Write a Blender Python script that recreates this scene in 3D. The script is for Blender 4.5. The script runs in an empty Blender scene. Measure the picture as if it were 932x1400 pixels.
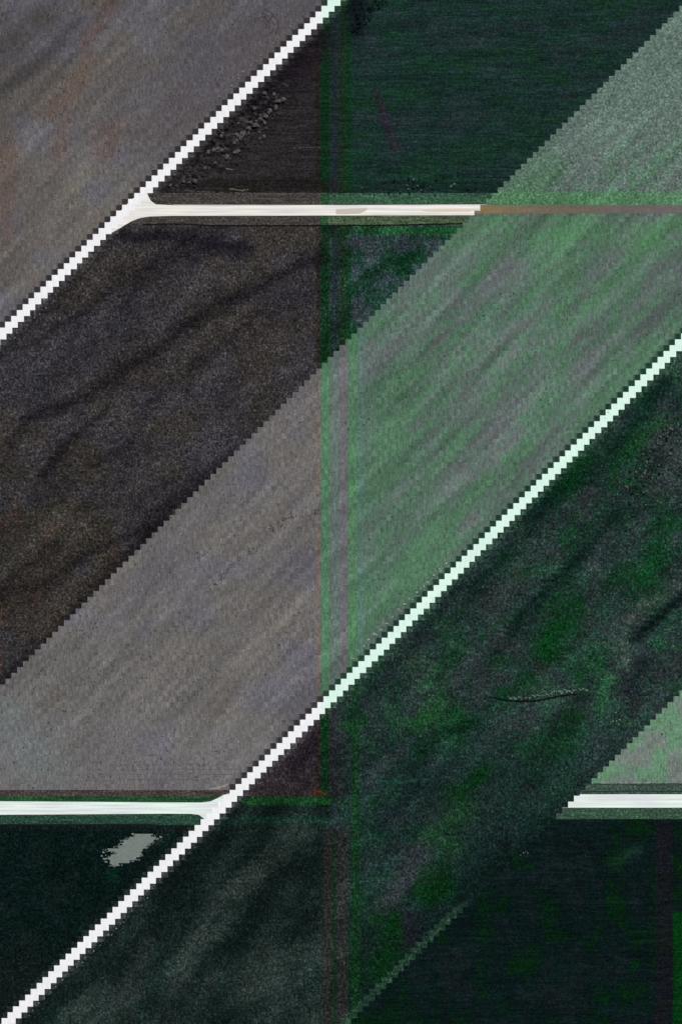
import bpy, math, random
import numpy as np

# ------------------------------------------------------------------ camera, sky, sun, exposure
S = 0.5                                   # metres per photo pixel
W0, H0 = 932.0, 1400.0
CAM_H = 900.0
scn = bpy.context.scene
C = scn.collection
cam = bpy.data.cameras.new("camera")
cam.sensor_fit = 'VERTICAL'
cam.sensor_height = 36.0
cam.lens = 36.0 * CAM_H / (H0 * S)
cam.clip_start = 1.0
cam.clip_end = 20000.0
camo = bpy.data.objects.new("camera", cam)
C.objects.link(camo)
camo.location = (0, 0, CAM_H)
scn.camera = camo

SUN_EL, SUN_AZ = 48.0, 20.0               # sun stands north-north-east, shadows fall towards the bottom
world = bpy.data.worlds.new("World")
scn.world = world
world.use_nodes = True
wn = world.node_tree
wn.nodes.clear()
sky = wn.nodes.new("ShaderNodeTexSky")
sky.sky_type = 'NISHITA'
sky.sun_disc = False
sky.sun_elevation = math.radians(SUN_EL)
sky.sun_rotation = math.radians(SUN_AZ)
bg = wn.nodes.new("ShaderNodeBackground")
bg.inputs["Strength"].default_value = 0.06
wo = wn.nodes.new("ShaderNodeOutputWorld")
wn.links.new(sky.outputs[0], bg.inputs[0])
wn.links.new(bg.outputs[0], wo.inputs[0])
sun = bpy.data.lights.new("sun", 'SUN')
sun.energy = 4.0
sun.angle = math.radians(0.5)
sun.color = (1.0, 0.94, 0.86)
suno = bpy.data.objects.new("sun", sun)
C.objects.link(suno)
suno.rotation_euler = (math.radians(SUN_EL - 90.0), 0, -math.radians(SUN_AZ))
scn.view_settings.view_transform = 'Standard'
scn.view_settings.look = 'None'
scn.view_settings.exposure = 0.0
scn.view_settings.gamma = 1.0
GAIN = 1.12                               # how bright a white sheet lying flat comes out

# ------------------------------------------------------------------ helpers
rng = random.Random(7)
def wx(px): return (px - W0 / 2) * S
def wy(py): return (H0 / 2 - py) * S
def lin(c):
    c = np.asarray(c, dtype=float) / 255.0
    return np.where(c <= 0.04045, c / 12.92, ((c + 0.055) / 1.055) ** 2.4)

PERM = np.random.RandomState(11).rand(16, 256, 256)
def vn(u, v, seed=0):
    P = PERM[seed % 16]
    iu, iv = np.floor(u).astype(int), np.floor(v).astype(int)
    fu, fv = u - iu, v - iv
    fu, fv = fu * fu * (3 - 2 * fu), fv * fv * (3 - 2 * fv)
    a = P[iu & 255, iv & 255]; b = P[(iu + 1) & 255, iv & 255]
    c = P[iu & 255, (iv + 1) & 255]; d = P[(iu + 1) & 255, (iv + 1) & 255]
    return (a * (1 - fu) + b * fu) * (1 - fv) + (c * (1 - fu) + d * fu) * fv
def fb(u, v, seed=0, o=3):
    s, t, k = 0, 0, 1.0
    for i in range(o):
        s = s + k * vn(u * 2 ** i + 17.3 * i, v * 2 ** i + 5.1 * i, seed + i); t += k; k *= 0.55
    return s / t - 0.5
def ss(a, b, x):
    t = np.clip((x - a) / (b - a), 0, 1)
    return t * t * (3 - 2 * t)
def band(x, a, b, s=2.0):                 # 1 between a and b
    return ss(a - s, a + s, x) * (1 - ss(b - s, b + s, x))
def mixc(col, rgb, w):
    w = np.clip(w, 0, 1)[:, None]
    return col * (1 - w) + np.asarray(rgb, float)[None, :] * w
def dist(x, y, pts):
    d = np.full(x.shape, 1e9)
    for (x0, y0), (x1, y1) in zip(pts[:-1], pts[1:]):
        dx, dy = x1 - x0, y1 - y0
        t = np.clip(((x - x0) * dx + (y - y0) * dy) / (dx * dx + dy * dy + 1e-9), 0, 1)
        d = np.minimum(d, np.hypot(x - x0 - t * dx, y - y0 - t * dy))
    return d
def stroke(col, x, y, pts, w, rgb, a=1.0):
    d = dist(x, y, pts) + 1.3 * w * fb(x / 9.0, y / 9.0, 9, 3) + 1.0 * w * fb((x - y) / 60.0, (x + y) / 12.0, 4, 2)
    return mixc(col, rgb, a * np.exp(-np.maximum(d, 0) ** 2 / (1.1 * w * w)))

# road positions along the slanted rows: the rows are 8 px tall and each is set 8 px further left
def A_edges(y): return 447.6, 465.0
def B_edges(y):
    l = float(np.interp(y, [456, 700, 872, 1400], [1386, 1389.3, 1394, 1394.6]))
    w = float(np.interp(y, [456, 700, 872, 1400], [17.0, 17.4, 17.8, 19.0]))
    return l, l + w
XL, XR, YT, YB = -208, 1140, -208, 1608
G = 2

# ------------------------------------------------------------------ materials
def new_mat(name):
    m = bpy.data.materials.new(name); m.use_nodes = True
    nt = m.node_tree; b = nt.nodes["Principled BSDF"]
    b.inputs["Roughness"].default_value = 0.95
    b.inputs["Specular IOR Level"].default_value = 0.02
    return m, nt, b
def mth(nt, op, a, b=None, c=None):
    n = nt.nodes.new("ShaderNodeMath"); n.operation = op
    for i, v in enumerate((a, b, c)):
        if v is None: continue
        if isinstance(v, (int, float)): n.inputs[i].default_value = v
        else: nt.links.new(v, n.inputs[i])
    return n.outputs[0]
def row_coords(nt, stepped=True):
    g = nt.nodes.new("ShaderNodeNewGeometry")
    s = nt.nodes.new("ShaderNodeSeparateXYZ"); nt.links.new(g.outputs["Position"], s.inputs[0])
    px = mth(nt, 'MULTIPLY_ADD', s.outputs[0], 1 / S, W0 / 2)
    py = mth(nt, 'MULTIPLY_ADD', s.outputs[1], -1 / S, H0 / 2)
    if stepped:
        k = mth(nt, 'FLOOR', mth(nt, 'DIVIDE', py, 8.0))
        px = mth(nt, 'MULTIPLY_ADD', k, 8.0, px)
    return px, py
def grain(nt, px, py, su, sv, detail=2.0, seed=0.0, rough=0.6):
    c = nt.nodes.new("ShaderNodeCombineXYZ")
    nt.links.new(mth(nt, 'DIVIDE', px, su), c.inputs[0])
    nt.links.new(mth(nt, 'DIVIDE', py, sv), c.inputs[1])
    c.inputs[2].default_value = seed
    n = nt.nodes.new("ShaderNodeTexNoise")
    n.inputs["Scale"].default_value = 1.0
    n.inputs["Detail"].default_value = detail
    n.inputs["Roughness"].default_value = rough
    nt.links.new(c.outputs[0], n.inputs["Vector"])
    return n
def field_mat(name, layers, bump=0.3, specks=None, hue=0.04):
    """crop and soil tone from the mesh attribute, times several grains of noise that follow the sown rows"""
    m, nt, b = new_mat(name)
    at = nt.nodes.new("ShaderNodeAttribute"); at.attribute_name = "tone"
    px, py = row_coords(nt)
    f = None; last = None
    for i, (su, sv, amp, det) in enumerate(layers):
        n = grain(nt, px, py, su, sv, det, seed=3.7 * i + len(name))
        v = mth(nt, 'POWER', 2.71828, mth(nt, 'MULTIPLY_ADD', n.outputs[0], amp, -0.5 * amp))
        f = v if f is None else mth(nt, 'MULTIPLY', f, v)
        last = n
    if specks:
        su, sv, thr, depth = specks
        n = grain(nt, px, py, su, sv, 0.0, seed=31.0)
        n2 = grain(nt, px, py, 45, 60, 1.0, seed=11.0)
        t = mth(nt, 'MULTIPLY_ADD', n2.outputs[0], 0.5, n.outputs[0])
        r = nt.nodes.new("ShaderNodeMapRange"); r.interpolation_type = 'SMOOTHSTEP'
        nt.links.new(t, r.inputs[0])
        r.inputs[1].default_value = thr; r.inputs[2].default_value = thr + 0.08
        r.inputs[3].default_value = 1.0; r.inputs[4].default_value = 1.0 - depth
        f = mth(nt, 'MULTIPLY', f, r.outputs[0])
    # slight hue wander
    nh = grain(nt, px, py, 4, 5, 2.0, seed=21.0)
    dv = nt.nodes.new("ShaderNodeVectorMath"); dv.operation = 'MULTIPLY_ADD'
    nt.links.new(nh.outputs["Color"], dv.inputs[0])
    dv.inputs[1].default_value = (hue * 2,) * 3; dv.inputs[2].default_value = (1 - hue,) * 3
    v1 = nt.nodes.new("ShaderNodeVectorMath"); v1.operation = 'SCALE'
    nt.links.new(at.outputs["Color"], v1.inputs[0]); nt.links.new(f, v1.inputs["Scale"])
    v2 = nt.nodes.new("ShaderNodeVectorMath"); v2.operation = 'MULTIPLY'
    nt.links.new(v1.outputs[0], v2.inputs[0]); nt.links.new(dv.outputs[0], v2.inputs[1])
    nt.links.new(v2.outputs[0], b.inputs["Base Color"])
    bp = nt.nodes.new("ShaderNodeBump"); bp.inputs["Strength"].default_value = bump
    bp.inputs["Distance"].default_value = 0.25
    nt.links.new(f, bp.inputs["Height"]); nt.links.new(bp.outputs[0], b.inputs["Normal"])
    return m
def plain_mat(name, rgb, amp=0.15, su=3, sv=3, spec=0.1, rough=0.95):
    m, nt, b = new_mat(name)
    px, py = row_coords(nt, False)
    n = grain(nt, px, py, su, sv, 3.0, seed=len(name) * 1.3)
    f = mth(nt, 'MULTIPLY_ADD', n.outputs[0], amp * 2, 1 - amp)
    v = nt.nodes.new("ShaderNodeVectorMath"); v.operation = 'SCALE'
    v.inputs[0].default_value = tuple(lin(rgb) / GAIN); nt.links.new(f, v.inputs["Scale"])
    nt.links.new(v.outputs[0], b.inputs["Base Color"])
    b.inputs["Roughness"].default_value = rough
    return m

LIGHT = [(2.6, 11.0, 1.15, 1.0), (7.0, 40.0, 0.55, 2.0), (2.2, 2.4, 0.85, 1.0)]
ROUGH = [(2.4, 3.4, 1.9, 1.0), (7.0, 9.0, 0.7, 2.0), (3.0, 3.0, 1.1, 0.0)]
DARK = [(2.8, 2.8, 3.6, 1.0), (8.0, 8.0, 1.8, 2.0), (2.2, 4.5, 1.6, 0.0)]
ROWS = [(22.0, 2.0, 1.8, 2.0), (2.7, 2.7, 2.6, 1.0), (60.0, 5.0, 1.0, 1.0)]
M = {
 'ploughed_light': field_mat('pale ploughed soil', LIGHT, specks=(3.2, 3.6, 1.0, 0.55)),
 'ploughed_dark': field_mat('damp dark tilled soil', DARK, hue=0.13),
 'crop_rows': field_mat('dark crop in level rows', ROWS, hue=0.2),
 'crop_light': field_mat('pale young crop', LIGHT, specks=(3.0, 5.0, 1.0, 0.5)),
 'crop_rough': field_mat('pale coarse stubble', ROUGH),
 'crop_dark': field_mat('dark green crop', DARK, hue=0.28),
 'verge': field_mat('rough verge grass', [(3.0, 3.0, 3.2, 1.0), (24, 1.8, 1.8, 2.0)]),
}

# ------------------------------------------------------------------ ground tones
def chroma(x, y, col, light):
    """thin grass balk and crop strips that run straight down the middle of the photograph"""
    up = 1 - ss(1085, 1095, y)
    if light:
        col = mixc(col, (126, 100, 78), 0.8 * band(x, 433, 437, 2) * (0.35 + 2.4 * fb(x / 9, y / 30, 3)))
        col = mixc(col, (78, 124, 92), 0.8  * band(x, 438, 451, 1.2))
        col = mixc(col, (96, 112, 108), 0.9 * band(x, 453, 463, 2))
        col = mixc(col, (108, 104, 110), 0.9 * band(x, 464, 474, 2))
        col = mixc(col, (80, 128, 88), 0.6 * band(x, 476, 489, 2) * up)
        col = mixc(col, (88, 120, 116), 0.6 * band(x, 490, 497, 2) * up)
    else:
        top = 1 - ss(480, 540, y)
        col = mixc(col, (40, 32, 24), 0.6 * band(x, 432, 438, 1.5) * up)
        col = mixc(col, (12, 52, 26), 0.9 * band(x, 438, 450, 1.2) * up)
        col = mixc(col, (36, 42, 48), 0.6 * band(x, 452, 463, 2))
        col = mixc(col, (30, 48, 20), 0.6 * band(x, 464, 471, 1.5) * top)
        col = mixc(col, (16, 56, 28), 0.7 * band(x, 471, 480, 1.5) * top)
        col = mixc(col, (18, 60, 26), 0.6 * band(x, 480, 492, 1.5) * (1 - top))
        low = ss(1120, 1150, y)
        col = mixc(col, (50, 40, 42), 0.6 * band(x, 442, 452, 2) * low)
        col = mixc(col, (26, 44, 24), 0.6 * band(x, 452, 460, 1) * low)
        col = mixc(col, (54, 48, 48), 0.6 * band(x, 461, 476, 2) * low)
    return col

def tone_light(U, x, y, U0):
    """pale half of the land: region left of a road"""
    n = len(x)
    left = 1 - ss(434, 470, x)
    L = 1 + 0.10 * fb(U / 60, y / 150, 1) + 0.16 * fb(U / 22, y / 60, 2)
    L = L + 0.30 * fb(U / 6, y / 60, 5, 3) + 0.16 * fb((x + 0.8 * y) / 14, (x - y) / 150, 8, 3)
    colL = np.tile(np.array([105., 103, 102]), (n, 1))
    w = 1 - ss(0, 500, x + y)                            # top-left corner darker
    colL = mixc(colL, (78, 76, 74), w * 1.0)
    m = fb(x / 70, y / 60, 4, 2)
    colL = mixc(colL, (96, 86, 80), np.clip(m * 3, 0, 0.25) * (y < 460))
    colL = mixc(colL, (109, 105, 97), np.clip(1.8 * fb((x + y) / 40, (x - y) / 160, 9, 3), 0, 0.6))
    colL = mixc(colL, (98, 98, 110), np.clip(-m * 3, 0, 0.55))
    colR = np.tile(np.array([86., 112, 98]), (n, 1))
    g = 0.35 * fb(x / 26, y / 50, 7, 4) + 1.0 * fb((x + y) / 34, (x - y) / 150, 6, 4) + 0.35 * fb(x / 8, y / 9, 4, 2)
    colR = mixc(colR, (100, 102, 106), np.clip(0.15 + g * 2.0, 0, 0.75))
    colR = mixc(colR, (76, 118, 84), np.clip(0.05 - g * 2.0, 0, 0.6))
    colR = mixc(colR, (84, 124, 96), 0.4 * np.exp(-((x - 520) / 70) ** 2 - ((y - 740) / 90) ** 2))
    colR = mixc(colR, (100, 120, 112), (1 - ss(150, 275, y)) * 0.85)
    colR = mixc(colR, (78, 126, 86), 0.75 * band(y, 262, 281, 3) + 0.55 * band(y, 300, 345, 12) * (0.6 + 2 * fb(x / 40, y / 14, 8)))
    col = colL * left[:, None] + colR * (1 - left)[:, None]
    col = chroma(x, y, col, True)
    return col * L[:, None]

def col_region(r, U, x, y, q):
    if r == 0:                                           # pale ploughed field, top left
        c = tone_light(U, x, y, 0)
        for p in ([(150, 10), (120, 60), (115, 110), (70, 150)], [(160, 170), (140, 210)], [(85, 170), (80, 215)], [(12, 180), (8, 330)]):
            c = stroke(c, q, y, p, 11, (98, 80, 72), 0.55)
        c = stroke(c, q, y, [(230, 150), (380, 20)], 70, (82, 78, 84), 0.7)
        c = stroke(c, q, y, [(105, 30), (50, 90), (0, 125)], 10, (62, 60, 64), 0.6)
        c = stroke(c, q, y, [(190, 262), (60, 390)], 22, (108, 103, 98), 0.6)
        c = stroke(c, q, y, [(50, 20), (0, 60)], 10, (66, 64, 66), 0.4)
    elif r == 1:                                         # pale field in the middle
        c = tone_light(U, x, y, 936)
        c = mixc(c, (112, 112, 116), 0.35 * ss(930, 1040, y) * (1 - ss(420, 440, x)))
        c = stroke(c, q, y, [(10, 985), (60, 1045)], 30, (106, 116, 116), 0.6)
        c = stroke(c, q, y, [(340, 640), (240, 740), (150, 850)], 20, (98, 96, 108), 0.4)
        c = mixc(c, (110, 98, 96), 0.6 * band(y, 281, 291, 1.5) * ss(655, 700, x))
        c = mixc(c, (118, 100, 70), 0.9 * band(y, 282, 292, 1.2) * (1 - ss(730, 800, x)))
        c = stroke(c, q, y, [(932, 365), (860, 430)], 9, (100, 104, 108), 0.5)
        c = stroke(c, q, y, [(760, 150), (650, 270), (560, 360)], 16, (112, 130, 122), 0.35)
    elif r == 2:                                         # dark field in the middle (between the first road and the pale field)
        L = 1 + 0.22 * fb(U / 40, y / 70, 1) + 0.55 * fb((q - y) / 110, (q + 0.8 * y) / 24, 2, 4) + 0.20 * fb(q / 12, y / 12, 5, 2)
        cL = np.tile(np.array([61., 58, 61]), (len(x), 1))
        cL = mixc(cL, (55, 52, 48), ss(560, 760, y + 0.4 * (200 - x)))
        m = fb(x / 60, y / 45, 3, 2)
        cL = mixc(cL, (56, 56, 64), np.clip(m * 3, 0, 0.5))
        cL = mixc(cL, (62, 58, 51), np.clip(-m * 3, 0, 0.5))
        cL = mixc(cL, (76, 58, 50), np.clip(fb(x / 25, y / 30, 12, 2) * 3 - 0.2, 0, 0.5) * ss(640, 720, y))
        cR = np.tile(np.array([36., 64, 56]), (len(x), 1))
        g = fb(x / 22, y / 16, 7, 4)
        cR = mixc(cR, (62, 72, 80), np.clip(g * 4, 0, 0.8))
        cR = mixc(cR, (14, 56, 32), np.clip(-g * 4, 0, 0.8))
        cR = mixc(cR, (30, 88, 46), 0.8 * band(y, 309, 322, 3) * ss(478, 488, x))
        s = ss(435, 455, x)[:, None]
        c = chroma(x, y, cL * (1 - s) + cR * s, False) * L[:, None]
        for p, w, a in (([(437, 352), (400, 368), (340, 400), (300, 415), (240, 455), (200, 490), (150, 520), (100, 552), (35, 572)], 9, .62),
                        ([(400, 402), (345, 432), (300, 480), (262, 500)], 7, .4),
                        ([(420, 545), (350, 602), (300, 640), (240, 690), (200, 730)], 11, .6),
                        ([(232, 715), (170, 768), (110, 838), (58, 890), (14, 930)], 12, .6),
                        ([(335, 655), (260, 680), (200, 705)], 8, .4),
                        ([(146, 562), (95, 602), (60, 650)], 6, .5), ([(178, 605), (128, 640)], 6, .5),
                        ([(230, 722), (150, 740), (60, 800), (0, 815)], 8, .4),
                        ([(240, 655), (180, 682), (130, 700)], 6, .35),
                        ([(330, 345), (230, 352), (170, 385)], 12, .35),
                        ([(155, 390), (110, 430), (30, 480)], 5, .35), ([(70, 745), (0, 800)], 8, .3)):
            c = stroke(c, q, y, p, w, (24, 22, 27), a)
        c = stroke(c, q, y, [(170, 325), (230, 322), (290, 335), (340, 340)], 10, (30, 28, 35), 0.85)
        c = stroke(c, q, y, [(370, 330), (437, 322)], 12, (66, 61, 56), 0.6)
        c = stroke(c, q, y, [(320, 375), (300, 360), (260, 400)], 14, (74, 70, 68), 0.45)
        c = stroke(c, q, y, [(250, 395), (210, 440)], 16, (70, 66, 72), 0.4)
        c = stroke(c, q, y, [(330, 560), (230, 600), (190, 650)], 16, (70, 68, 66), 0.35)
        c = stroke(c, q, y, [(215, 645), (160, 690), (90, 730)], 12, (80, 78, 76), 0.35)
        c = stroke(c, q, y, [(432, 430), (330, 500)], 14, (74, 68, 66), 0.35)
        c = stroke(c, q, y, [(140, 770), (90, 800), (30, 850)], 12, (68, 64, 64), 0.35)
        c = stroke(c, q, y, [(100, 705), (60, 715), (10, 780)], 10, (80, 78, 74), 0.4)
        c = stroke(c, q, y, [(480, 330), (520, 340), (575, 332)], 10, (60, 66, 76), 0.7)
        c = stroke(c, q, y, [(560, 350), (500, 372), (484, 400)], 6, (8, 48, 24), 0.6)
        c = stroke(c, q, y, [(520, 352), (485, 375)], 4, (60, 84, 84), 0.6)
    elif r == 3:                                         # dark field above the first cross road
        L = 1 + 0.16 * fb(q / 60, y / 9, 1) + 0.12 * fb(q / 25, y / 25, 2)
        cL = np.tile(np.array([46., 43, 45]), (len(x), 1))
        cR = np.tile(np.array([29., 52, 49]), (len(x), 1))
        g = 0.8 * fb(x / 45, y / 18, 7, 4) + 0.4 * fb(x / 8, y / 6, 3, 2)
        cR = mixc(cR, (24, 58, 38), np.clip(g * 3.2, 0, 0.7))
        cR = mixc(cR, (46, 54, 60), np.clip(-g * 3.0 - 0.1, 0, 0.6))
        cR = mixc(cR, (56, 40, 58), 0.55 * np.exp(-(dist(x, y, [(515, 130), (530, 175), (540, 200)]) / 7) ** 2))
        s = ss(435, 455, x)[:, None]
        c = cL * (1 - s) + cR * s
        c = chroma(x, y, c, False) * L[:, None]
        c = stroke(c, q, y, [(440, 60), (385, 112), (350, 150)], 17, (30, 25, 33), 0.85)
        c = stroke(c, q, y, [(490, 0), (485, 40)], 14, (16, 20, 30), 0.8)
        c = stroke(c, q, y, [(380, 200), (330, 250)], 22, (52, 50, 52), 0.4)
        wd = np.exp(-(dist(q, y, [(372, 128), (330, 175), (290, 205), (250, 245)]) / 26) ** 2)
        hi = fb(q / 5, y / 4, 6, 2)
        c = mixc(c, (92, 88, 84), wd * np.clip(hi * 4 - 0.35, 0, 0.9)); c = mixc(c, (18, 17, 19), wd * np.clip(-hi * 4 - 0.3, 0, 0.8))
        c = mixc(c, (33, 30, 28), 0.7 * band(y, 246, 262, 3) * (1 - ss(440, 480, x)) * ss(255, 300, x))
        c = mixc(c, (20, 40, 36), 0.6 * band(y, 248, 262, 4) * ss(470, 520, x))
    elif r == 4:                                         # dark verge and dark field right of the second road
        L = 1 + 0.25 * fb(U / 50, y / 60, 1) + 0.60 * fb((q - y) / 100, (q + 0.8 * y) / 26, 2, 4) + 0.25 * fb(q / 12, y / 10, 5, 2)
        cR = np.tile(np.array([36., 56, 52]), (len(x), 1))
        g = 0.8 * fb(x / 30, y / 30, 7, 4) + 0.3 * fb(x / 7, y / 7, 2, 2) + 0.4 * fb((x + y) / 40, (x - y) / 90, 8, 2)
        cR = mixc(cR, (48, 54, 56), np.clip(g * 3, 0, 0.7))
        cR = mixc(cR, (16, 60, 30), np.clip(-g * 3.0, 0, 0.75))
        cR = mixc(cR, (40, 80, 56), np.clip(fb(x / 34, y / 26, 10, 3) * 3 - 0.25, 0, 0.5))
        dk = ss(0, 1, ((x - 640) / 90 + (y - 1110) / 90) * 0.8)       # darkens to the lower right
        dk = np.clip(dk, 0, 1) * ss(1060, 1180, y)
        cR = mixc(cR, (8, 26, 25), dk * 0.85)
        cR = mixc(cR, (22, 42, 40), 0.5 * ss(980, 1060, y))
        cR = mixc(cR, (5, 48, 14), np.clip(fb(x / 34, y / 60, 13, 2) * 4 - 0.25, 0, 0.75) * ss(1150, 1220, y))
        cL = np.tile(np.array([27., 41, 38]), (len(x), 1))
        g2 = fb((x + y) / 45, (x - y) / 120, 11, 2)
        cL = mixc(cL, (50, 60, 57), np.clip(g2 * 2.6, 0, 0.6))
        cL = mixc(cL, (12, 24, 22), np.clip(-g2 * 3.0, 0, 0.7))
        cL = mixc(cL, (52, 46, 50), 1 - ss(1086, 1092, y))
        cL = mixc(cL, (30, 26, 34), np.exp(-(dist(x, y, [(440, 1000), (405, 1050)]) / 16) ** 2) * 0.7)
        cL = mixc(cL, (24, 74, 34), 0.8 * band(y, 1089, 1101, 1.5) * ss(320, 335, x))
        cL = mixc(cL, (22, 64, 48), 0.5 * band(y, 1116, 1126, 3))
        s = ss(440, 480, x)[:, None]
        c = chroma(x, y, cL * (1 - s) + cR * s, False) * L[:, None]
        for p, w, rgb, a in (
            ([(905, 525), (855, 600), (800, 650), (740, 690), (715, 740), (650, 800)], 13, (8, 32, 26), .65),
            ([(800, 625), (770, 670)], 12, (8, 52, 22), .6),
            ([(845, 705), (800, 750), (765, 790), (720, 835), (700, 860)], 9, (8, 30, 24), .7),
            ([(935, 808), (898, 845), (870, 870)], 7, (8, 20, 22), .85),
            ([(650, 745), (620, 800), (560, 890), (520, 930), (480, 980)], 9, (18, 30, 34), .5),
            ([(900, 760), (880, 790)], 16, (8, 66, 24), .6), ([(790, 840), (760, 860), (745, 885)], 17, (6, 60, 20), .6),
            ([(825, 735), (812, 800), (805, 850)], 10, (58, 54, 66), .55),
            ([(928, 800), (880, 830), (845, 870), (860, 920)], 10, (82, 94, 88), .5),
            ([(900, 600), (930, 620), (900, 670)], 14, (70, 72, 74), .5),
            ([(905, 575), (860, 610)], 8, (40, 80, 44), .4),
            ([(720, 745), (690, 800)], 14, (66, 80, 76), .45),
            ([(560, 905), (610, 920), (590, 960)], 14, (44, 84, 54), .4),
            ([(645, 895), (625, 930)], 14, (64, 64, 74), .45),
            ([(600, 965), (575, 985)], 14, (34, 86, 42), .6),
            ([(830, 930), (822, 965)], 12, (48, 110, 66), .6),
            ([(880, 905), (852, 950)], 12, (26, 30, 38), .7),
            ([(660, 985), (590, 1010), (560, 1050)], 9, (10, 38, 26), .6),
            ([(660, 1060), (640, 1075), (630, 1090)], 13, (4, 52, 12), .6),
            ([(530, 1040), (505, 1065)], 8, (58, 70, 74), .6),
            ([(580, 1165), (545, 1210), (530, 1240)], 17, (66, 66, 74), .55),
            ([(640, 1105), (590, 1140), (620, 1160)], 14, (38, 78, 44), .5),
            ([(600, 1070), (560, 1085), (520, 1130)], 8, (20, 30, 36), .6),
            ([(520, 1255), (545, 1280), (510, 1330)], 16, (6, 50, 14), .6),
            ([(560, 1255), (560, 1285)], 12, (34, 26, 40), .6),
            ([(350, 1195), (300, 1230), (270, 1290), (240, 1330)], 11, (66, 76, 73), .5),
            ([(420, 1140), (370, 1170), (330, 1220)], 14, (52, 62, 58), .5),
            ([(435, 1300), (400, 1360), (370, 1390)], 15, (58, 70, 69), .45),
            ([(310, 1140), (260, 1180), (220, 1240)], 12, (12, 24, 24), .7),
            ([(380, 1230), (300, 1300), (250, 1370)], 12, (12, 24, 24), .6),
            ([(140, 1350), (105, 1385)], 12, (64, 78, 74), .5),
            ([(200, 1290), (180, 1350)], 12, (60, 62, 66), .4)):
            c = stroke(c, q, y, p, w, rgb, a)
        c = stroke(c, x, y, [(428, 1084), (442, 1084)], 3, (96, 52, 22), 0.7)
        c = mixc(c, (8, 60, 18), 0.6 * band(x, 920, 960, 1.5) * ss(1240, 1250, y))
        c = mixc(c, (24, 26, 32), 0.5 * band(x, 890, 918, 4) * ss(1150, 1200, y))
        c = mixc(c, (46, 74, 58), 0.75 * band(U, 1857, 1872.5, 1.0) * ss(1226, 1250, y) * band(y, 1226, 1420, 6))
    elif r == 5:                                         # dark field bottom left
        L = 1 + 0.2 * fb(U / 30, y / 40, 1) + 0.15 * fb(q / 15, y / 15, 2)
        c = np.tile(np.array([10., 29, 27]), (len(x), 1))
        c = mixc(c, (20, 36, 35), np.clip(fb(x / 20, y / 20, 3, 2) * 3, 0, 0.8))
        c = mixc(c, (30, 36, 38), 0.5 * ss(120, 40, x) * ss(1250, 1330, y))
        c = mixc(c, (34, 36, 34), 0.6 * band(y, 1126, 1134, 2))
        c = mixc(c, (12, 66, 44), np.exp(-((x - 155) ** 2 + (y - 1195) ** 2) / 60.) * 0.8)
        c = stroke(c, q, y, [(230, 1135), (215, 1150)], 9, (34, 52, 46), 0.6)
        c = c * L[:, None]
    elif r == 6:                                         # pale strip right of the step line, lower right
        c = np.tile(np.array([104., 134, 114]), (len(x), 1))
        g = fb(x / 18, y / 22, 7, 2)
        c = mixc(c, (116, 122, 120), np.clip(g * 3 + 0.3, 0, 0.8))
        c = mixc(c, (98, 140, 108), np.clip(-g * 3, 0, 0.7))
        c = c * (1 + 0.1 * fb(x / 30, y / 3, 2))[:, None]
    elif r == 7:                                         # dark crop lower right
        c = np.tile(np.array([11., 28, 28]), (len(x), 1))
        g = 0.8 * fb(x / 30, y / 40, 7, 4) + 0.4 * fb(x / 8, y / 6, 3, 2)
        c = mixc(c, (6, 42, 15), np.clip(g * 4 - 0.1, 0, 0.8))
        c = mixc(c, (27, 34, 38), np.clip(-g * 3 - 0.05, 0, 0.6))
        c = mixc(c, (36, 66, 56), 0.5 * np.exp(-(dist(x, y, [(840, 1180), (870, 1162)]) / 8) ** 2))
        c = mixc(c, (4, 66, 14), 0.75 * band(x, 919.5, 960, 1.0) * ss(1244, 1250, y))
        c = mixc(c, (34, 24, 38), 0.5 * band(x, 895, 918, 4))
        c = c * (1 + 0.25 * fb(x / 40, y / 10, 2))[:, None]
    elif r == 8:                                         # verge grass strips: told apart by where they run
        c = np.tile(np.array([60., 78, 62]), (len(x), 1))
        lf = 1 - ss(434, 456, x)
        nearA = (U < 700)
        cl = np.where((y < 400)[:, None], np.array([[66., 63, 60]]), np.array([[42., 70, 58]]))
        cr = np.where((y < 281)[:, None], np.array([[54., 86, 66]]), np.array([[72., 88, 66]]))
        cr = np.where((y > 900)[:, None], np.array([[56., 82, 66]]), cr)
        c = cl * lf[:, None] + cr * (1 - lf[:, None])
        c = mixc(c, (24, 78, 44), 0.6 * band(x, 438, 449, 1) * (y < 400))
        c = mixc(c, (50, 34, 32), 0.0 * y)
        c = c * (1 + 0.25 * fb(x / 16, y / 4, 2))[:, None]
    elif r == 9:                                         # bare headland above the second cross road
        c = np.tile(np.array([72., 64, 62]), (len(x), 1))
        c = mixc(c, (34, 74, 44), ss(1086.5, 1090.5, y) * (1 - ss(500, 600, x)))
        c = mixc(c, (62, 84, 74), ss(600, 700, x) * 0.9)
        c = c * (1 + 0.3 * fb(x / 30, y / 2.2, 2))[:, None]
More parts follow.
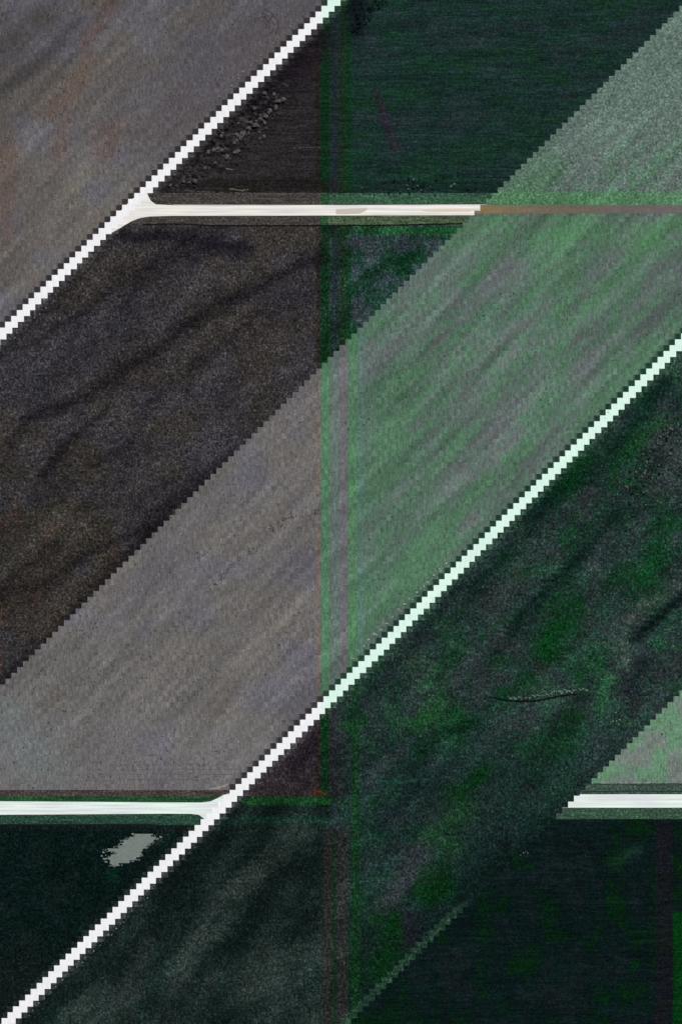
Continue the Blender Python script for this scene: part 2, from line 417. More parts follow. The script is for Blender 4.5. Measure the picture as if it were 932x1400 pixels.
    # the darker ditch side, the rough grass and the pale tussock line along each road
    if r in (0, 1, 2, 3, 4, 5):
        for which in (0, 1):
            if which == 0:
                lo, hi = 447.6, 465.0
                if r in (1, 4, 5): continue
            else:
                if r in (0, 2, 3): continue
                lo = np.interp(y, [456, 700, 872, 1400], [1386, 1389.3, 1394, 1394.6]); hi = lo + 18
            le = U - lo; re = U - hi
            grn = ss(440, 456, x)[:, None]
            dkc = np.array([[48., 45, 49]]) * (1 - grn) + np.array([[28., 56, 44]]) * grn
            vc = np.array([[86., 84, 88]]) * (1 - grn) + np.array([[66., 96, 80]]) * grn
            if r == 5:
                vc = vc * 0 + np.array([[54., 60, 56]]); dkc = vc
            w = (band(le, -8.5, 0, 1.5) * (0.9 if r != 5 else 0.7))[:, None]
            c = c * (1 - w) + dkc * w
            w = (band(re, 0, 9, 3) * 0.62 * (0.6 + 1.0 * (fb(U / 4, y / 12, 5) + 0.4)))[:, None]
            w = np.clip(w, 0, 1)
            c = c * (1 - w) + vc * w
            w = (band(re, 14, 24, 6) * 0.35)[:, None]
            if r in (2, 3): c = c * (1 - w) + (c * 0.6) * w
    c = c * {0: 1.0, 1: 1.0, 2: 0.87, 3: 0.88, 4: 0.92, 5: 0.78, 6: 1.0, 7: 0.86}.get(r, 1.0)
    return np.clip(c, 2, 250)

# ------------------------------------------------------------------ the fields: one sheet each, edges stepped with the rows
xs = np.arange(XL, XR, G); ys = np.arange(YT, YB, G)
cx, cy = np.meshgrid(xs + G / 2, ys + G / 2)
cU = cx + 8 * np.floor(cy / 8)
reg = np.full(cx.shape, -1)
mat = {}
def setr(mask, val): reg[mask] = val
setr(cU < 456, 0)
setr((cU >= 456) & (cU < 936), 2)
setr((cU >= 456) & (cU < 936) & (cy < 280), 3)
setr((cU >= 936) & (cU < 1396), 1)
setr((cU >= 1396) & (cU < 1872), 4)
setr((cU >= 936) & (cU < 1396) & (cy >= 1096), 5)
setr((cU >= 1872), 6)
setr((cU >= 1872) & (cy >= 1088), 7)
# beyond the photograph to the right the pale field simply goes on above y = 464, as U says
# verges of the two cross roads and the headland
setr((reg == 3) & (cy >= 264), 8)
setr((reg == 2) & (cy < 308) & (cU > 470), 8)
setr((reg == 5) & (cy < 1128), 8)
setr((reg == 7) & (cy < 1120), 8)
setr((reg == 1) & (cy >= 1080), 9)
setr((reg == 6) & (cy >= 1072), 9)
pieces = [  # name, mask, region id, material, height
 ('field', reg == 0, 0, 'ploughed_light', 0.0, 'pale ploughed field left of the upper slanting road'),
 ('field', reg == 3, 3, 'crop_rows', 0.0, 'dark crop field above the upper cross road'),
 ('field', reg == 2, 2, 'ploughed_dark', 0.0, 'dark patchy field below the upper cross road'),
 ('field', (reg == 1) & (cy < 280), 1, 'crop_rough', 0.0, 'pale coarse stubble field in the upper right corner'),
 ('field', (reg == 1) & (cy >= 280), 1, 'crop_light', 0.0, 'long pale field of grey soil and green crop above the lower slanting road'),
 ('field', reg == 4, 4, 'crop_dark', 0.0, 'dark green patchy field right of the lower slanting road'),
 ('field', reg == 5, 5, 'crop_dark', 0.0, 'almost black field in the lower left corner'),
 ('field', reg == 6, 6, 'crop_light', 0.0, 'pale green field corner above the lower right road'),
 ('field', reg == 7, 7, 'crop_rows', 0.0, 'almost black crop field in the lower right corner'),
 ('verge', reg == 8, 8, 'verge', 0.0, 'rough grass verges beside the cross roads'),
 ('headland', reg == 9, 9, 'verge', 0.0, 'bare brown headland along the lower road'),
]
def link_mesh(name, me, parent=None):
    o = bpy.data.objects.new(name, me); C.objects.link(o)
    if parent: o.parent = parent
    return o
def structure(o, label, kind='structure'):
    o['kind'] = kind
    if label: o['label'] = label
    o['category'] = o.name.split('.')[0].replace('_', ' ')
    return o
zfn = lambda x, y: 0.0
def sheet(name, mask, rid, mkey, z, label):
    jj, ii = np.nonzero(mask)
    if len(jj) == 0: return None
    # vertices keyed by grid node
    nodes = {}
    K = len(xs) + 1
    blk = jj // (8 // G)                                 # each 8 px band of rows has vertices of its own
    a = (jj + blk) * K + ii
    quads = np.stack([a + K, a + K + 1, a + 1, a], 1)
    uniq, inv = np.unique(quads, return_inverse=True)
    quads = inv.reshape(quads.shape)
    vi, vr = uniq % K, uniq // K
    vb = vr // (8 // G + 1); vj = vr - vb
    vx = XL + vi * G * 1.0; vy = YT + vj * G * 1.0
    sh = YT + vb * 8.0                                   # top of the band the node belongs to
    U = vx + sh
    col = np.zeros((len(vx), 3))
    col[:] = col_region(rid, U, vx, vy, vx + sh - vy + 4.0)
    rgba = np.ones((len(vx), 4), dtype=np.float32); rgba[:, :3] = lin(col) / GAIN
    zz = np.full(len(vx), z)
    co = np.stack([wx(vx), wy(vy), zz], 1)
    me = bpy.data.meshes.new(name)
    me.from_pydata(co.tolist(), [], quads.tolist())
    at = me.color_attributes.new("tone", 'FLOAT_COLOR', 'POINT')
    at.data.foreach_set("color", rgba.ravel())
    me.materials.append(M[mkey])
    o = link_mesh(name, me)
    return structure(o, label)
for (nm, mk, rid, mkey, z, lab) in pieces:
    sheet(nm, mk, rid, mkey, z, lab)

# the land beyond, one sheet out to the horizon
gm, gnt, gb = new_mat('distant farmland')
px_, py_ = row_coords(gnt, False)
vc = gnt.nodes.new("ShaderNodeCombineXYZ")
gnt.links.new(mth(gnt, 'DIVIDE', mth(gnt, 'ADD', px_, py_), 900), vc.inputs[0]); gnt.links.new(mth(gnt, 'DIVIDE', py_, 800), vc.inputs[1])
vo = gnt.nodes.new("ShaderNodeTexVoronoi"); vo.distance = 'CHEBYCHEV'; vo.inputs["Scale"].default_value = 1.0; vo.inputs["Randomness"].default_value = 0.45
gnt.links.new(vc.outputs[0], vo.inputs["Vector"])
sp = gnt.nodes.new("ShaderNodeSeparateXYZ"); gnt.links.new(vo.outputs["Color"], sp.inputs[0])
rp = gnt.nodes.new("ShaderNodeValToRGB"); gnt.links.new(sp.outputs[0], rp.inputs[0]); rp.color_ramp.interpolation = 'CONSTANT'
rp.color_ramp.elements[0].color = (*(lin((50, 56, 52)) / GAIN), 1)
rp.color_ramp.elements[1].position = 0.35; rp.color_ramp.elements[1].color = (*(lin((100, 98, 92)) / GAIN), 1)
e = rp.color_ramp.elements.new(0.65); e.color = (*(lin((78, 112, 84)) / GAIN), 1)
e = rp.color_ramp.elements.new(0.85); e.color = (*(lin((30, 56, 44)) / GAIN), 1)
ng = grain(gnt, px_, py_, 4, 9, 4)
fg = mth(gnt, 'MULTIPLY_ADD', ng.outputs[0], 0.8, 0.6)
vs = gnt.nodes.new("ShaderNodeVectorMath"); vs.operation = 'SCALE'
gnt.links.new(rp.outputs[0], vs.inputs[0]); gnt.links.new(fg, vs.inputs["Scale"]); gnt.links.new(vs.outputs[0], gb.inputs["Base Color"])
me = bpy.data.meshes.new('ground')
R_ = 6000
me.from_pydata([(-R_, -R_, -0.3), (R_, -R_, -0.3), (R_, R_, -0.3), (-R_, R_, -0.3)], [], [(0, 1, 2, 3)])
me.materials.append(gm)
structure(link_mesh('ground', me), 'wide flat farmland reaching out to the horizon')

# ------------------------------------------------------------------ roads
def road_mat(name, rgb, rgb2, along='row', streaks=None):
    m, nt, b = new_mat(name)
    b.inputs['Specular IOR Level'].default_value = 0.1
    px, py = row_coords(nt, along == 'row')
    at = nt.nodes.new("ShaderNodeMix"); at.data_type = 'RGBA'
    at.inputs[6].default_value = (*(lin(rgb) / GAIN), 1); at.inputs[7].default_value = (*(lin(rgb2) / GAIN), 1)
    if along == 'row':        # the loose stone is greyer left of the grass balk and greener right of it
        s = nt.nodes.new("ShaderNodeNewGeometry"); q = nt.nodes.new("ShaderNodeSeparateXYZ")
        nt.links.new(s.outputs["Position"], q.inputs[0])
        r = nt.nodes.new("ShaderNodeMapRange"); nt.links.new(q.outputs[0], r.inputs[0])
        r.inputs[1].default_value = wx(434); r.inputs[2].default_value = wx(446)
        nt.links.new(r.outputs[0], at.inputs[0])
        n = grain(nt, px, py, 2.2, 60, 2, seed=5); n2 = grain(nt, px, py, 30, 10, 2, seed=8)
    else:
        n = grain(nt, px, py, 90, 3.2, 1, seed=5); n2 = grain(nt, px, py, 30, 6, 2, seed=8)
        r = nt.nodes.new("ShaderNodeMapRange"); nt.links.new(n.outputs[0], r.inputs[0])
        r.inputs[1].default_value = 0.35; r.inputs[2].default_value = 0.65
        nt.links.new(r.outputs[0], at.inputs[0])
    f = mth(nt, 'MULTIPLY_ADD', n.outputs[0], 0.34, 0.84)
    f = mth(nt, 'MULTIPLY', f, mth(nt, 'MULTIPLY_ADD', n2.outputs[0], 0.14, 0.93))
    n3 = grain(nt, px, py, 1.3, 1.3, 1, seed=15)
    f = mth(nt, 'MULTIPLY', f, mth(nt, 'MULTIPLY_ADD', n3.outputs[0], 0.10, 0.95))
    v = nt.nodes.new("ShaderNodeVectorMath"); v.operation = 'SCALE'
    nt.links.new(at.outputs[2], v.inputs[0]); nt.links.new(f, v.inputs["Scale"])
    nt.links.new(v.outputs[0], b.inputs["Base Color"])
    return m
def strip_mesh(name, quads, mat_, label, z, thick=0.0, kind='structure'):
    vs_, fs = [], []
    for q in quads:
        n0 = len(vs_)
        vs_ += [(wx(a), wy(b_), z) for a, b_ in q]
        fs.append(tuple(range(n0, n0 + len(q))))
    me = bpy.data.meshes.new(name); me.from_pydata(vs_, [], fs)
    me.materials.append(mat_)
    import bmesh
    bm = bmesh.new(); bm.from_mesh(me)
    bmesh.ops.remove_doubles(bm, verts=bm.verts, dist=0.001)
    bmesh.ops.recalc_face_normals(bm, faces=bm.faces)
    if bm.faces and sum(f.normal.z for f in bm.faces) < 0:
        bmesh.ops.reverse_faces(bm, faces=bm.faces)
    if thick:   # a low gravel bank: drop a side down from every outer edge
        be = [e_ for e_ in bm.edges if len(e_.link_faces) == 1]
        r_ = bmesh.ops.extrude_edge_only(bm, edges=be)
        for v_ in r_['geom']:
            if isinstance(v_, bmesh.types.BMVert): v_.co.z -= thick
    bm.to_mesh(me); bm.free()
    return structure(link_mesh(name, me), label, kind)
def rows(edges, y0, y1):
    out = []
    y = y0
    while y < y1:
        l, r_ = edges(y + 4)
        jl = rng.uniform(-0.35, 0.35); jr = rng.uniform(-0.45, 0.45)
        out.append([(l - y + jl, y), (r_ - y + jr, y), (r_ - y + jr, y + 8.0), (l - y + jl, y + 8.0)])
        y += 8
    return out
MR = road_mat('pale limestone gravel', (241, 243, 246), (220, 250, 237))
strip_mesh('road', rows(A_edges, -208, 472) , MR, 'white gravel road slanting down to the left edge from the top', 0.11, 0.12)
strip_mesh('road', rows(B_edges, 264, 1608), MR, 'long white gravel road slanting from the right edge to the lower left corner', 0.11, 0.12)
MC1 = road_mat('cream gravel', (226, 224, 220), (240, 237, 230), 'across')
MC2 = road_mat('greenish white gravel', (222, 224, 230), (226, 246, 233), 'across')

def steps(U0, y0, y1):
    out = []; y = y0
    while y < y1 - 1e-6:
        y2 = min((math.floor(y / 8) + 1) * 8.0, y1)
        out.append((U0 - 8 * math.floor(y / 8), y, y2)); y = y2
    return out
# upper cross road, from the first slanting road to the step line of the pale field
q = []
for (xr, a, b_) in steps(936, 279.6, 294.2):
    q.append([(236, a + 0.9 if a < 281 else a), (xr, a), (xr, b_), (236, b_ + 0.9 if b_ > 294 else b_)])
strip_mesh('cross_road', q, MC1, 'cream gravel road running level across the upper part', 0.07, 0.1)
q = [[(181, 272), (201, 261), (202.5, 267), (206, 274), (213, 279.5), (236, 280.5), (236, 295.1), (205, 296), (192, 298), (181, 302),
      (173, 306.5), (165, 311.5), (157, 316), (150, 320), (140, 320), (146, 308)]]
strip_mesh('junction', q, MC1, 'rounded gravel junction where the upper cross road meets the slanting road', 0.09, 0.1)
# lower cross road, two lengths
q = [[(XL, 1094.6), (0, 1095.4), (230, 1097), (284, 1097.2), (284, 1112.8), (230, 1112.4), (0, 1114), (XL, 1114.6)]]
strip_mesh('cross_road', q, MC2, 'greenish white gravel road running level from the left edge', 0.07, 0.1)
q = [[(276, 1097.1), (288, 1095.5), (298, 1091), (306, 1086.5), (318, 1084), (312, 1096), (300, 1108), (288, 1120), (281, 1128), (277, 1126), (279, 1119), (272, 1114), (262, 1112.8)]]
strip_mesh('junction', q, MC2, 'rounded gravel junction beside the lower slanting road', 0.09, 0.1)
q = []
for (xl, a, b_) in steps(1872, 1086, 1104.2):
    q.append([(xl, a), (XR, a), (XR, b_), (xl, b_)])
strip_mesh('cross_road', q, MC2, 'bright gravel road running level to the right edge', 0.07, 0.1)
# brown track carrying on from the upper cross road over the pale field
q = []
for (xl, a, b_) in steps(936, 280.4, 291.6):
    q.append([(xl, a), (XR, a), (XR, b_), (xl, b_)])
tm, tnt, tb = new_mat('brown trodden earth')
tx, ty = row_coords(tnt, False)
cr = tnt.nodes.new("ShaderNodeValToRGB"); tnt.links.new(mth(tnt, 'MULTIPLY_ADD', tx, 1 / 280, -650 / 280), cr.inputs[0])
cr.color_ramp.elements[0].color = (*(lin((134, 116, 84)) / GAIN), 1)
cr.color_ramp.elements[1].color = (*(lin((106, 102, 100)) / GAIN), 1); cr.color_ramp.elements[1].position = 0.95
e = cr.color_ramp.elements.new(0.3); e.color = (*(lin((114, 106, 90)) / GAIN), 1)
e = cr.color_ramp.elements.new(0.5); e.color = (*(lin((108, 100, 90)) / GAIN), 1)
n = grain(tnt, tx, ty, 1.7, 5, 2); n2 = grain(tnt, tx, ty, 18, 5, 2, 4.0)
f = mth(tnt, 'MULTIPLY', mth(tnt, 'MULTIPLY_ADD', n.outputs[0], 0.9, 0.55), mth(tnt, 'MULTIPLY_ADD', n2.outputs[0], 0.5, 0.75))
v = tnt.nodes.new("ShaderNodeVectorMath"); v.operation = 'SCALE'
tnt.links.new(cr.outputs[0], v.inputs[0]); tnt.links.new(f, v.inputs["Scale"]); tnt.links.new(v.outputs[0], tb.inputs["Base Color"])
strip_mesh('track', q, tm, 'brown earth track in line with the upper cross road', 0.03)

# worn grey patch on the upper cross road
strip_mesh('road_patch', [[(459, 286), (478, 285.2), (500, 284.4), (503, 286), (498, 289), (492, 292), (470, 293.2), (459, 292.6)]],
           plain_mat('worn grey gravel', (200, 194, 182), 0.08, 14, 1.5), 'worn grey patch on the upper cross road', 0.10)
strip_mesh('road_patch', [[(575, 287), (600, 285.6), (640, 285.4), (652, 287), (640, 289.4), (600, 289.6), (580, 289)]],
           plain_mat('worn cream gravel', (222, 208, 186), 0.08, 14, 1.5), 'faint buff streak on the upper cross road', 0.10)

# ------------------------------------------------------------------ ditches, furrows and tracks (narrow ribbons with ragged edges)
def ribbon(name, pts, w, mat_, label, z=0.02, jit=0.35, seg=2.0, gap=0.0, kind='structure'):
    q = []; prev = None
    for (x0, y0), (x1, y1) in zip(pts[:-1], pts[1:]):
        L_ = math.hypot(x1 - x0, y1 - y0); n_ = max(1, int(L_ / seg))
        for i in range(n_ + 1):
            t = i / n_
            x_, y_ = x0 + (x1 - x0) * t, y0 + (y1 - y0) * t
            nx, ny = -(y1 - y0) / L_, (x1 - x0) / L_
            h = 0.5 * w * (1 + jit * rng.uniform(-1, 1)); s_ = rng.uniform(-jit, jit) * w * 0.4
            cur = ((x_ + nx * (h + s_), y_ + ny * (h + s_)), (x_ - nx * (h - s_), y_ - ny * (h - s_)))
            if prev is not None and math.hypot(cur[0][0] - prev[0][0], cur[0][1] - prev[0][1]) > 1e-4 and rng.random() >= gap:
                q.append([prev[0], cur[0], cur[1], prev[1]])
            prev = cur
    return strip_mesh(name, q, mat_, label, z, 0, kind)
MD = plain_mat('wet ditch mud', (20, 22, 20), 0.3)
MF = plain_mat('dark furrow soil', (30, 28, 30), 0.5)
MT = plain_mat('pressed soil', (70, 65, 68), 0.2)
MG2 = plain_mat('dark damp crop edge', (16, 34, 32), 0.5)
MP = plain_mat('pale dry grass', (84, 84, 78), 0.5)
ribbon('ditch', [(196, 307), (230, 306.3), (262, 306.8), (285, 308.4), (350, 308.6), (460, 308.5), (560, 307.4), (632, 305.8)], 1.9, MD,
       'thin black ditch just below the upper cross road', 0.03, 0.25)
ribbon('ditch', [(-60, 1127.5), (120, 1127.5), (200, 1127.5), (226, 1129), (238, 1133)], 2.0, MG2, 'thin black ditch below the lower cross road', 0.03, 0.3)
ribbon('ditch', [(760, 1121), (850, 1120.4), (940, 1120.6)], 1.8, MG2, 'thin black ditch below the lower right road', 0.03, 0.3)
ribbon('ditch', [(796, 1072), (860, 1072), (940, 1071.5)], 1.6, plain_mat('ditch soil', (48, 64, 56), 0.3), 'thin grey ditch above the lower right road', 0.03, 0.4)
ribbon('ditch', [(792, 1082.5), (850, 1081.5), (940, 1082)], 1.8, plain_mat('ditch grass', (40, 56, 50), 0.3), 'dark grass line touching the lower right road', 0.03, 0.4)
ribbon('ditch', [(668, 953), (688, 957), (705, 959), (728, 959), (745, 956), (766, 951.5), (786, 949)], 2.4, plain_mat('ditch shade soil', (10, 20, 22), 0.3),  # painted cast shade of the bush row, neither ditch nor soil
       'curved black ditch under the curved row of pale bushes', 0.03, 0.4)  # the bushes' cast shade, painted as a dark ribbon; no ditch runs here
ribbon('furrow', [(350, 210), (366, 213), (384, 211.5), (402, 207.5), (420, 206.5), (438, 208.5), (470, 209)], 1.5, MF, 'dark uneven furrow in the brown upper field', 0.02, 0.7, 2, 0.25)
ribbon('furrow', [(400, 203), (420, 201.5), (438, 202)], 0.9, MP, 'thin pale furrow edge above the dark one', 0.02, 0.7, 2, 0.45)
ribbon('furrow', [(360, 244), (385, 238), (412, 237), (436, 238)], 1.2, MF, 'broken dark furrow below the uneven one', 0.02, 0.7, 2, 0.45)
ribbon('furrow', [(465, 107), (500, 109.5), (560, 107.5), (640, 108), (700, 108), (830, 106)], 1.1, MG2, 'thin level furrow across the dark crop', 0.02, 0.7, 3, 0.25)
ribbon('furrow', [(560, 183), (640, 182), (690, 184)], 1.3, MG2, 'short level furrow across the dark crop', 0.02, 0.7, 3, 0.35)
ribbon('furrow', [(590, 240), (640, 242), (700, 243)], 2.2, MG2, 'dark wet furrow above the cross road', 0.02, 0.7, 3, 0.25)
ribbon('furrow', [(270, 262), (330, 264), (380, 264.5), (450, 264.5)], 0.9, MP, 'thin pale line along the top of the verge', 0.02, 0.6, 3, 0.3)
ribbon('furrow', [(314, 258), (330, 260.5), (340, 259)], 2.0, MP, 'short pale streak beside the scrub', 0.02, 0.5, 2)
ribbon('furrow', [(308, 230), (318, 232)], 1.3, plain_mat('pale bank grass', (104, 104, 100), 0.3), 'short pale streak in the scrub', 0.02, 0.5, 2)
ribbon('furrow', [(289, 226.5), (299, 230), (311, 235)], 1.8, MF, 'short black gully in the scrub', 0.025, 0.6, 2)
ribbon('furrow', [(250, 1092.5), (282, 1093), (298, 1088)], 1.2, plain_mat('shoulder soil', (40, 44, 42), 0.3), 'dark shoulder of the lower junction', 0.03, 0.5)
ribbon('furrow', [(287, 1078.5), (296, 1077.5), (304, 1075.5), (312, 1071.5)], 2.2, plain_mat('pale washed soil', (146, 140, 140), 0.2), 'pale washed soil above the lower junction', 0.03, 0.5)
for r_ in (8, 13, 18, 24):
    p_ = [(356 + r_ * math.cos(t), 36 + r_ * 0.95 * math.sin(t)) for t in [math.radians(a) for a in range(-100 + r_, 40, 12)]]
    ribbon('tyre_track', p_, 1.3, MT, 'faint curved tractor tracks beside the upper road', 0.015, 0.3, 2, 0.1)
for y_, x0, x1 in ((1059, 80, 330), (1066, 120, 300), (1052, 160, 330), (1045, 150, 310)):
    ribbon('tyre_track', [(x0, y_ + 1), ((x0 + x1) / 2, y_ - 0.5), (x1, y_)], 1.0, plain_mat('soil pressed %d' % y_, (92, 90, 92), 0.2), 'faint level tractor tracks on the headland of the pale field', 0.015, 0.4, 3, 0.35)

# pale dried-out pond in the bottom left field, stepped with the rows
pond = []
spans = {1140: (184, 208), 1144: (176, 214), 1148: (169, 210), 1152: (167, 205), 1156: (162, 202), 1160: (146, 196), 1164: (158, 193), 1168: (151, 192), 1172: (148, 186), 1176: (150, 178), 1180: (152, 163)}
for y_, (a, b_) in spans.items():
    pond.append([(a + rng.uniform(-1.5, 1.5), y_), (b_ + rng.uniform(-1.5, 1.5), y_), (b_ + rng.uniform(-1.5, 1.5), y_ + 4), (a + rng.uniform(-1.5, 1.5), y_ + 4)])
    for _ in range(5):
        xx = rng.choice((a - rng.uniform(0, 7), b_ + rng.uniform(-2, 4))); yy = y_ + rng.uniform(0, 3); ww = rng.uniform(1, 3.2)
        pond.append([(xx, yy), (xx + ww, yy + 0.4), (xx + ww * .8, yy + 1.6), (xx + .2, yy + 1.3)])
for a, y_ in ((140, 1164), (138, 1169), (141, 1173), (144, 1161), (212, 1146), (155, 1183), (144, 1177), (218, 1143), (180, 1139)):
    w_ = rng.uniform(2, 5); pond.append([(a, y_), (a + w_, y_ + 0.3), (a + w_ + 0.4, y_ + 2.2), (a + 0.6, y_ + 2.4)])
strip_mesh('bare_soil', pond, plain_mat('pale dried mud', (118, 128, 122), 0.3, 5, 5), 'pale grey patch of bare dried mud in the near black field', 0.02)

# ------------------------------------------------------------------ shrubs and tussocks
def leafmat(name, rgb, amp=0.35):
    return plain_mat(name, rgb, amp, 1.2, 1.2)
def shrub_mesh(name, rad, h, nleaf, mat_, seed, stemmat):
    r_ = random.Random(seed); vs_, fs = [], []
    mi = []
    # short woody stems, tapered
    for k in range(4):
        a = r_.uniform(0, 6.28); tx_, ty_ = rad * 0.5 * math.cos(a), rad * 0.5 * math.sin(a)
        n0 = len(vs_); w = 0.07 * rad
        for z_, q_, s_ in ((0, 0, 1), (h * 0.7, 1, 0.3)):
            for b_ in range(3):
                vs_.append((tx_ * q_ + w * s_ * math.cos(b_ * 2.1), ty_ * q_ + w * s_ * math.sin(b_ * 2.1), z_))
        for b_ in range(3):
            fs.append((n0 + b_, n0 + (b_ + 1) % 3, n0 + 3 + (b_ + 1) % 3, n0 + 3 + b_)); mi.append(1)
    lobes = [(r_.uniform(-.4, .4) * rad, r_.uniform(-.4, .4) * rad, h * r_.uniform(.45, .75), rad * r_.uniform(.4, .65)) for _ in range(5)]
    for k in range(nleaf):
        lx, ly, lz, lr = r_.choice(lobes)
        th, ph = r_.uniform(0, 6.28), math.acos(r_.uniform(-0.6, 1))
        rr = lr * r_.uniform(0.6, 1.05)
        p = (lx + rr * math.sin(ph) * math.cos(th), ly + rr * math.sin(ph) * math.sin(th), max(0.05, lz + rr * 0.8 * math.cos(ph)))
        s_ = rad * r_.uniform(0.10, 0.2)
        u = (r_.uniform(-1, 1), r_.uniform(-1, 1), r_.uniform(-.6, .6)); w = (r_.uniform(-1, 1), r_.uniform(-1, 1), r_.uniform(-.6, .6))
        n0 = len(vs_)
        vs_ += [tuple(p[i] - s_ * u[i] for i in range(3)), tuple(p[i] + s_ * w[i] for i in range(3)),
                tuple(p[i] + s_ * u[i] for i in range(3)), tuple(p[i] - s_ * w[i] for i in range(3))]
        fs.append((n0, n0 + 1, n0 + 2, n0 + 3)); mi.append(0)
    me_ = bpy.data.meshes.new(name); me_.from_pydata(vs_, [], fs)
    me_.materials.append(mat_); me_.materials.append(stemmat)
    me_.polygons.foreach_set("material_index", mi)
    return me_
WOOD = plain_mat('shrub wood', (60, 52, 46), 0.2)
kinds = {}
def kind(key, name, rad, h, nl, rgb):
    mt_ = leafmat(key + ' leaves', rgb)
    kinds[key] = (name, [shrub_mesh(key, rad, h, nl, mt_, 100 + i * 7 + len(key), WOOD) for i in range(4)])
kind('dark scrub', 'shrub', 1.5, 1.3, 130, (66, 64, 65))
kind('grey scrub', 'shrub', 1.5, 1.3, 150, (124, 121, 116))
kind('dark weed', 'weed_clump', 0.62, 0.5, 60, (84, 82, 82))
kind('green weed', 'weed_clump', 0.62, 0.5, 60, (60, 86, 78))
kind('pale bush', 'bush', 1.1, 1.4, 130, (128, 156, 134))
kind('black bush', 'bush', 1.3, 1.6, 130, (28, 36, 44))
kind('mauve bush', 'bush', 1.2, 1.4, 130, (124, 134, 124))
kind('pale tussock', 'grass_tussock', 0.9, 0.7, 110, (170, 168, 172))
kind('green tussock', 'grass_tussock', 0.9, 0.7, 110, (200, 230, 205))
kind('white stone plant', 'tussock', 0.8, 0.6, 90, (190, 196, 186))
def put(key, x_, y_, s_, label, cat, group):
    nm, meshes = kinds[key]
    o = bpy.data.objects.new(nm, rng.choice(meshes)); C.objects.link(o)
    o.location = (wx(x_), wy(y_), 0.0)
    o.rotation_euler = (0, 0, rng.uniform(0, 6.28)); o.scale = (s_ * rng.uniform(.8, 1.2), s_ * rng.uniform(.8, 1.2), s_)
    o['label'] = label; o['category'] = cat; o['group'] = group
    return o
# scrub in the wedge between the upper slanting road and its junction
for i in range(105):
    for _ in range(40):
        y_ = rng.uniform(128, 262); x_ = rng.uniform(230, 395)
        rd = 465 - 8 * math.floor(y_ / 8)
        if x_ > rd + 9 and x_ < rd + 20 + 62 * math.sin(math.pi * min(1, (y_ - 110) / 175)) : break
    key = 'grey scrub' if rng.random() < 0.36 else 'dark scrub'
    if key == 'grey scrub':
        put(key, x_, y_, rng.uniform(.6, 1.4), 'small grey shrub in the scrub between the upper slanting road and its junction', 'shrub', 'grey shrubs in the upper scrub')
    else:
        put(key, x_, y_, rng.uniform(.6, 1.4), 'small dark shrub in the scrub between the upper slanting road and its junction', 'shrub', 'dark shrubs in the upper scrub')
for t in np.linspace(0, 1, 16):         # the pale ragged line that bounds the scrub
    x_ = 388 - 68 * t + rng.uniform(-3, 3); y_ = 134 + 62 * t + rng.uniform(-3, 3)
    put('grey scrub', x_, y_, rng.uniform(.8, 1.7), 'pale grey shrub in the ragged line bounding the upper scrub', 'shrub', 'pale shrub line beside the scrub')
# black bushes right of the top of the first road
for i in range(42):
    y_ = rng.uniform(-4, 44) ; x_ = 482 + rng.uniform(0, 1) * max(8, 54 - y_ * 1.1)
    put('black bush', x_, y_, rng.uniform(.5, 1.1), 'black bush at the top edge just right of the white road', 'bush', 'black bushes at the top edge')
# bushes in the dark verge above and below the cross road
for i in range(34):
    x_ = rng.gauss(566, 28); y_ = rng.uniform(244, 268)
    put('black bush' if rng.random() < .6 else 'mauve bush', x_, y_, rng.uniform(.5, 1.0), 'small bush in the dark clump just above the upper cross road', 'bush', 'bushes above the upper cross road')
# curved row of pale bushes
arc = [(694, 955), (702, 956.5), (712, 956), (722, 955.5), (731, 954), (740, 953), (748, 950.5), (757, 948), (765, 947), (775, 946), (783, 946), (792, 945), (802, 946)]
for i in range(40):
    t = i / 39 * (len(arc) - 1.001); k = int(t); f_ = t - k
    x_ = arc[k][0] * (1 - f_) + arc[k + 1][0] * f_; y_ = arc[k][1] * (1 - f_) + arc[k + 1][1] * f_
    put('pale bush', x_ + rng.uniform(-1, 1), y_ - 1.5 + rng.uniform(-2.2, 1.2), rng.uniform(.45, .9), 'small pale bush in the curved row along its painted shade strip', 'bush', 'curved row of pale bushes')
for (x_, y_) in ((774, 946), (778, 944.5), (781, 946.8), (767, 948)):
    put('white stone plant', x_, y_, 1.0, 'almost white tussock among the curved row of pale bushes', 'tussock', 'white tussocks in the curved row')
for (x_, y_) in ((842, 986), (845, 990), (837, 986), (846.5, 984), (841, 974)):
    put('white stone plant', x_, y_, .75, 'almost white tussock alone in the dark field below the curved bushes', 'tussock', 'white tussocks below the curved row')
for (x_, y_) in ((715, 1166), (718, 1164), (721, 1166), (711, 1169)):
    put('white stone plant', x_, y_, .5, 'tiny white tussock in the dark field left of the lower right road', 'tussock', 'tiny white tussocks')
# scrub at the right edge
for i in range(90):
    t = rng.random(); x_ = 925 - 62 * t + rng.gauss(0, 11); y_ = 575 + 105 * t + rng.gauss(0, 11)
    if x_ + y_ < 1440 or x_ > 960: continue
    put('mauve bush' if rng.random() < .5 else 'black bush', x_, y_, rng.uniform(.45, .95), 'small bush in the scattered scrub near the right edge', 'bush', 'scrub near the right edge')
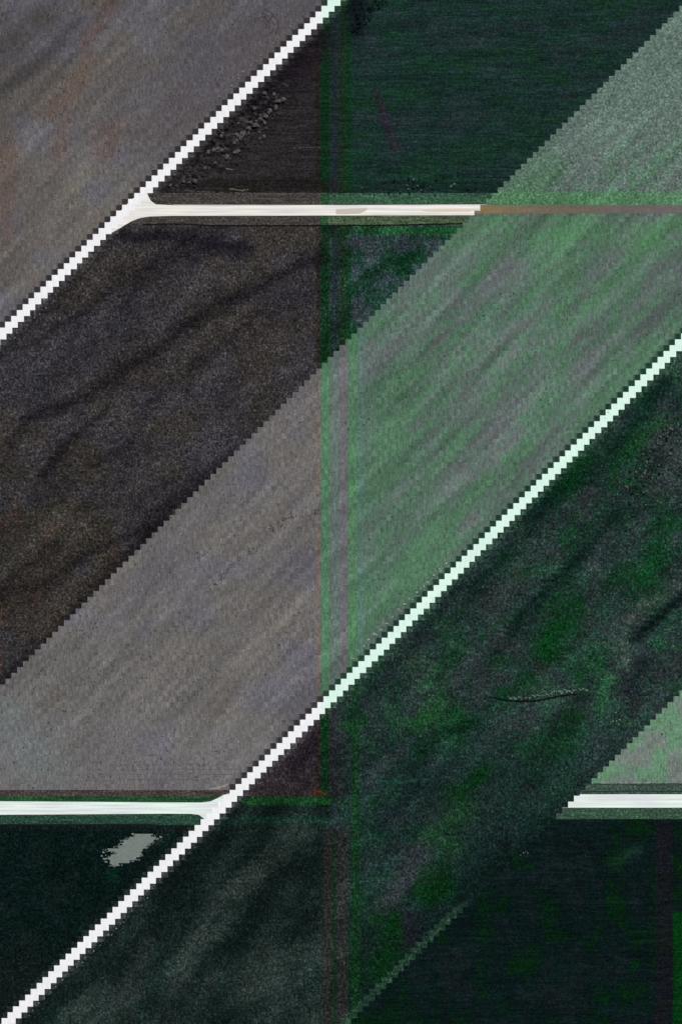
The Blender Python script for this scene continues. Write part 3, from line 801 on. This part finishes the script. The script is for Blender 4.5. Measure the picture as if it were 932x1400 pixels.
# pale tussocks on the field side of the two slanting roads
for k in range(1, 17):
    y_ = 8 * k + 4; put('pale tussock', 422 + 8 - 8 * k + rng.uniform(-2, 1), y_ + rng.uniform(-2, 2), rng.uniform(.7, 1.1),
        'pale tussock on the field side of the upper slanting road', 'grass tussock', 'tussocks along the upper road')
for k in range(96, 113):
    for dx in (0, 1.2):
        y_ = 8 * k + 3; put('green tussock', 1377 - 8 * k + rng.uniform(-2, 1) + dx, y_ + rng.uniform(-2, 2), rng.uniform(.6, 1.0),
            'pale green tussock on the field side of the long slanting road', 'grass tussock', 'tussocks along the long road')
for k in range(153, 174):
    y_ = 8 * k + 4; put('pale tussock', 1423 - 8 * k + rng.uniform(-3, 3), y_ + rng.uniform(-2, 2), rng.uniform(.4, .8),
        'pale tussock on the lower right side of the long slanting road', 'grass tussock', 'tussocks right of the long road')
for k in range(44, 58):
    y_ = 8 * k + 4; put('pale tussock', 480 - 8 * k + rng.uniform(-3, 3) , y_ + rng.uniform(-2, 2), rng.uniform(.4, .8),
        'pale tussock beside the upper road below its junction', 'grass tussock', 'tussocks below the upper junction')
# dark weeds dotted in loose diagonal lines over the pale field
lines = [([(404, 702), (366, 728)], 26), ([(348, 750), (320, 772)], 16), ([(318, 770), (288, 800)], 16), ([(300, 790), (284, 812)], 8),
         ([(286, 742), (270, 766)], 9), ([(262, 838), (230, 868)], 12), ([(225, 872), (190, 902)], 6), ([(125, 912), (104, 926)], 6),
         ([(166, 925), (136, 966)], 8), ([(134, 970), (94, 1000)], 12), ([(70, 990), (56, 1006)], 8), ([(45, 925), (0, 975)], 7),
         ([(260, 890), (250, 905)], 3), ([(205, 955), (187, 972)], 5), ([(322, 935), (306, 940)], 4), ([(270, 1002), (252, 1012)], 4), ([(436, 838), (462, 838)], 4), ([(395, 860), (392, 875)], 3), ([(450, 655), (464, 625)], 3), ([(407, 630), (404, 628)], 2), ([(342, 680), (336, 694)], 3)]
for p_, n_ in lines:
    for i in range(n_):
        t = rng.random(); (a, b_), (c_, d_) = p_
        put('dark weed', a + (c_ - a) * t + rng.gauss(0, 3), b_ + (d_ - b_) * t + rng.gauss(0, 3), rng.uniform(.6, 1.25),
            'small dark weed clump in the loose diagonal lines over the pale grey field', 'weed', 'dark weeds on the pale grey field')
lines = [([(700, 400), (626, 455)], 24), ([(705, 402), (690, 405)], 4), ([(780, 412), (757, 428)], 7), ([(570, 530), (540, 548)], 12), ([(565, 600), (553, 636)], 8), ([(500, 560), (492, 600)], 8),
         ([(745, 552), (742, 490)], 3), ([(830, 565), (820, 575)], 3), ([(906, 1002), (922, 988)], 4), ([(904, 1004), (907, 1004)], 3), ([(745, 338), (700, 345)], 6)]
for p_, n_ in lines:
    for i in range(n_):
        t = rng.random(); (a, b_), (c_, d_) = p_
        put('green weed', a + (c_ - a) * t + rng.gauss(0, 3.5), b_ + (d_ - b_) * t + rng.gauss(0, 3.5), rng.uniform(.5, 1.2),
            'small dark weed clump dotted over the pale green field', 'weed', 'dark weeds on the pale green field')
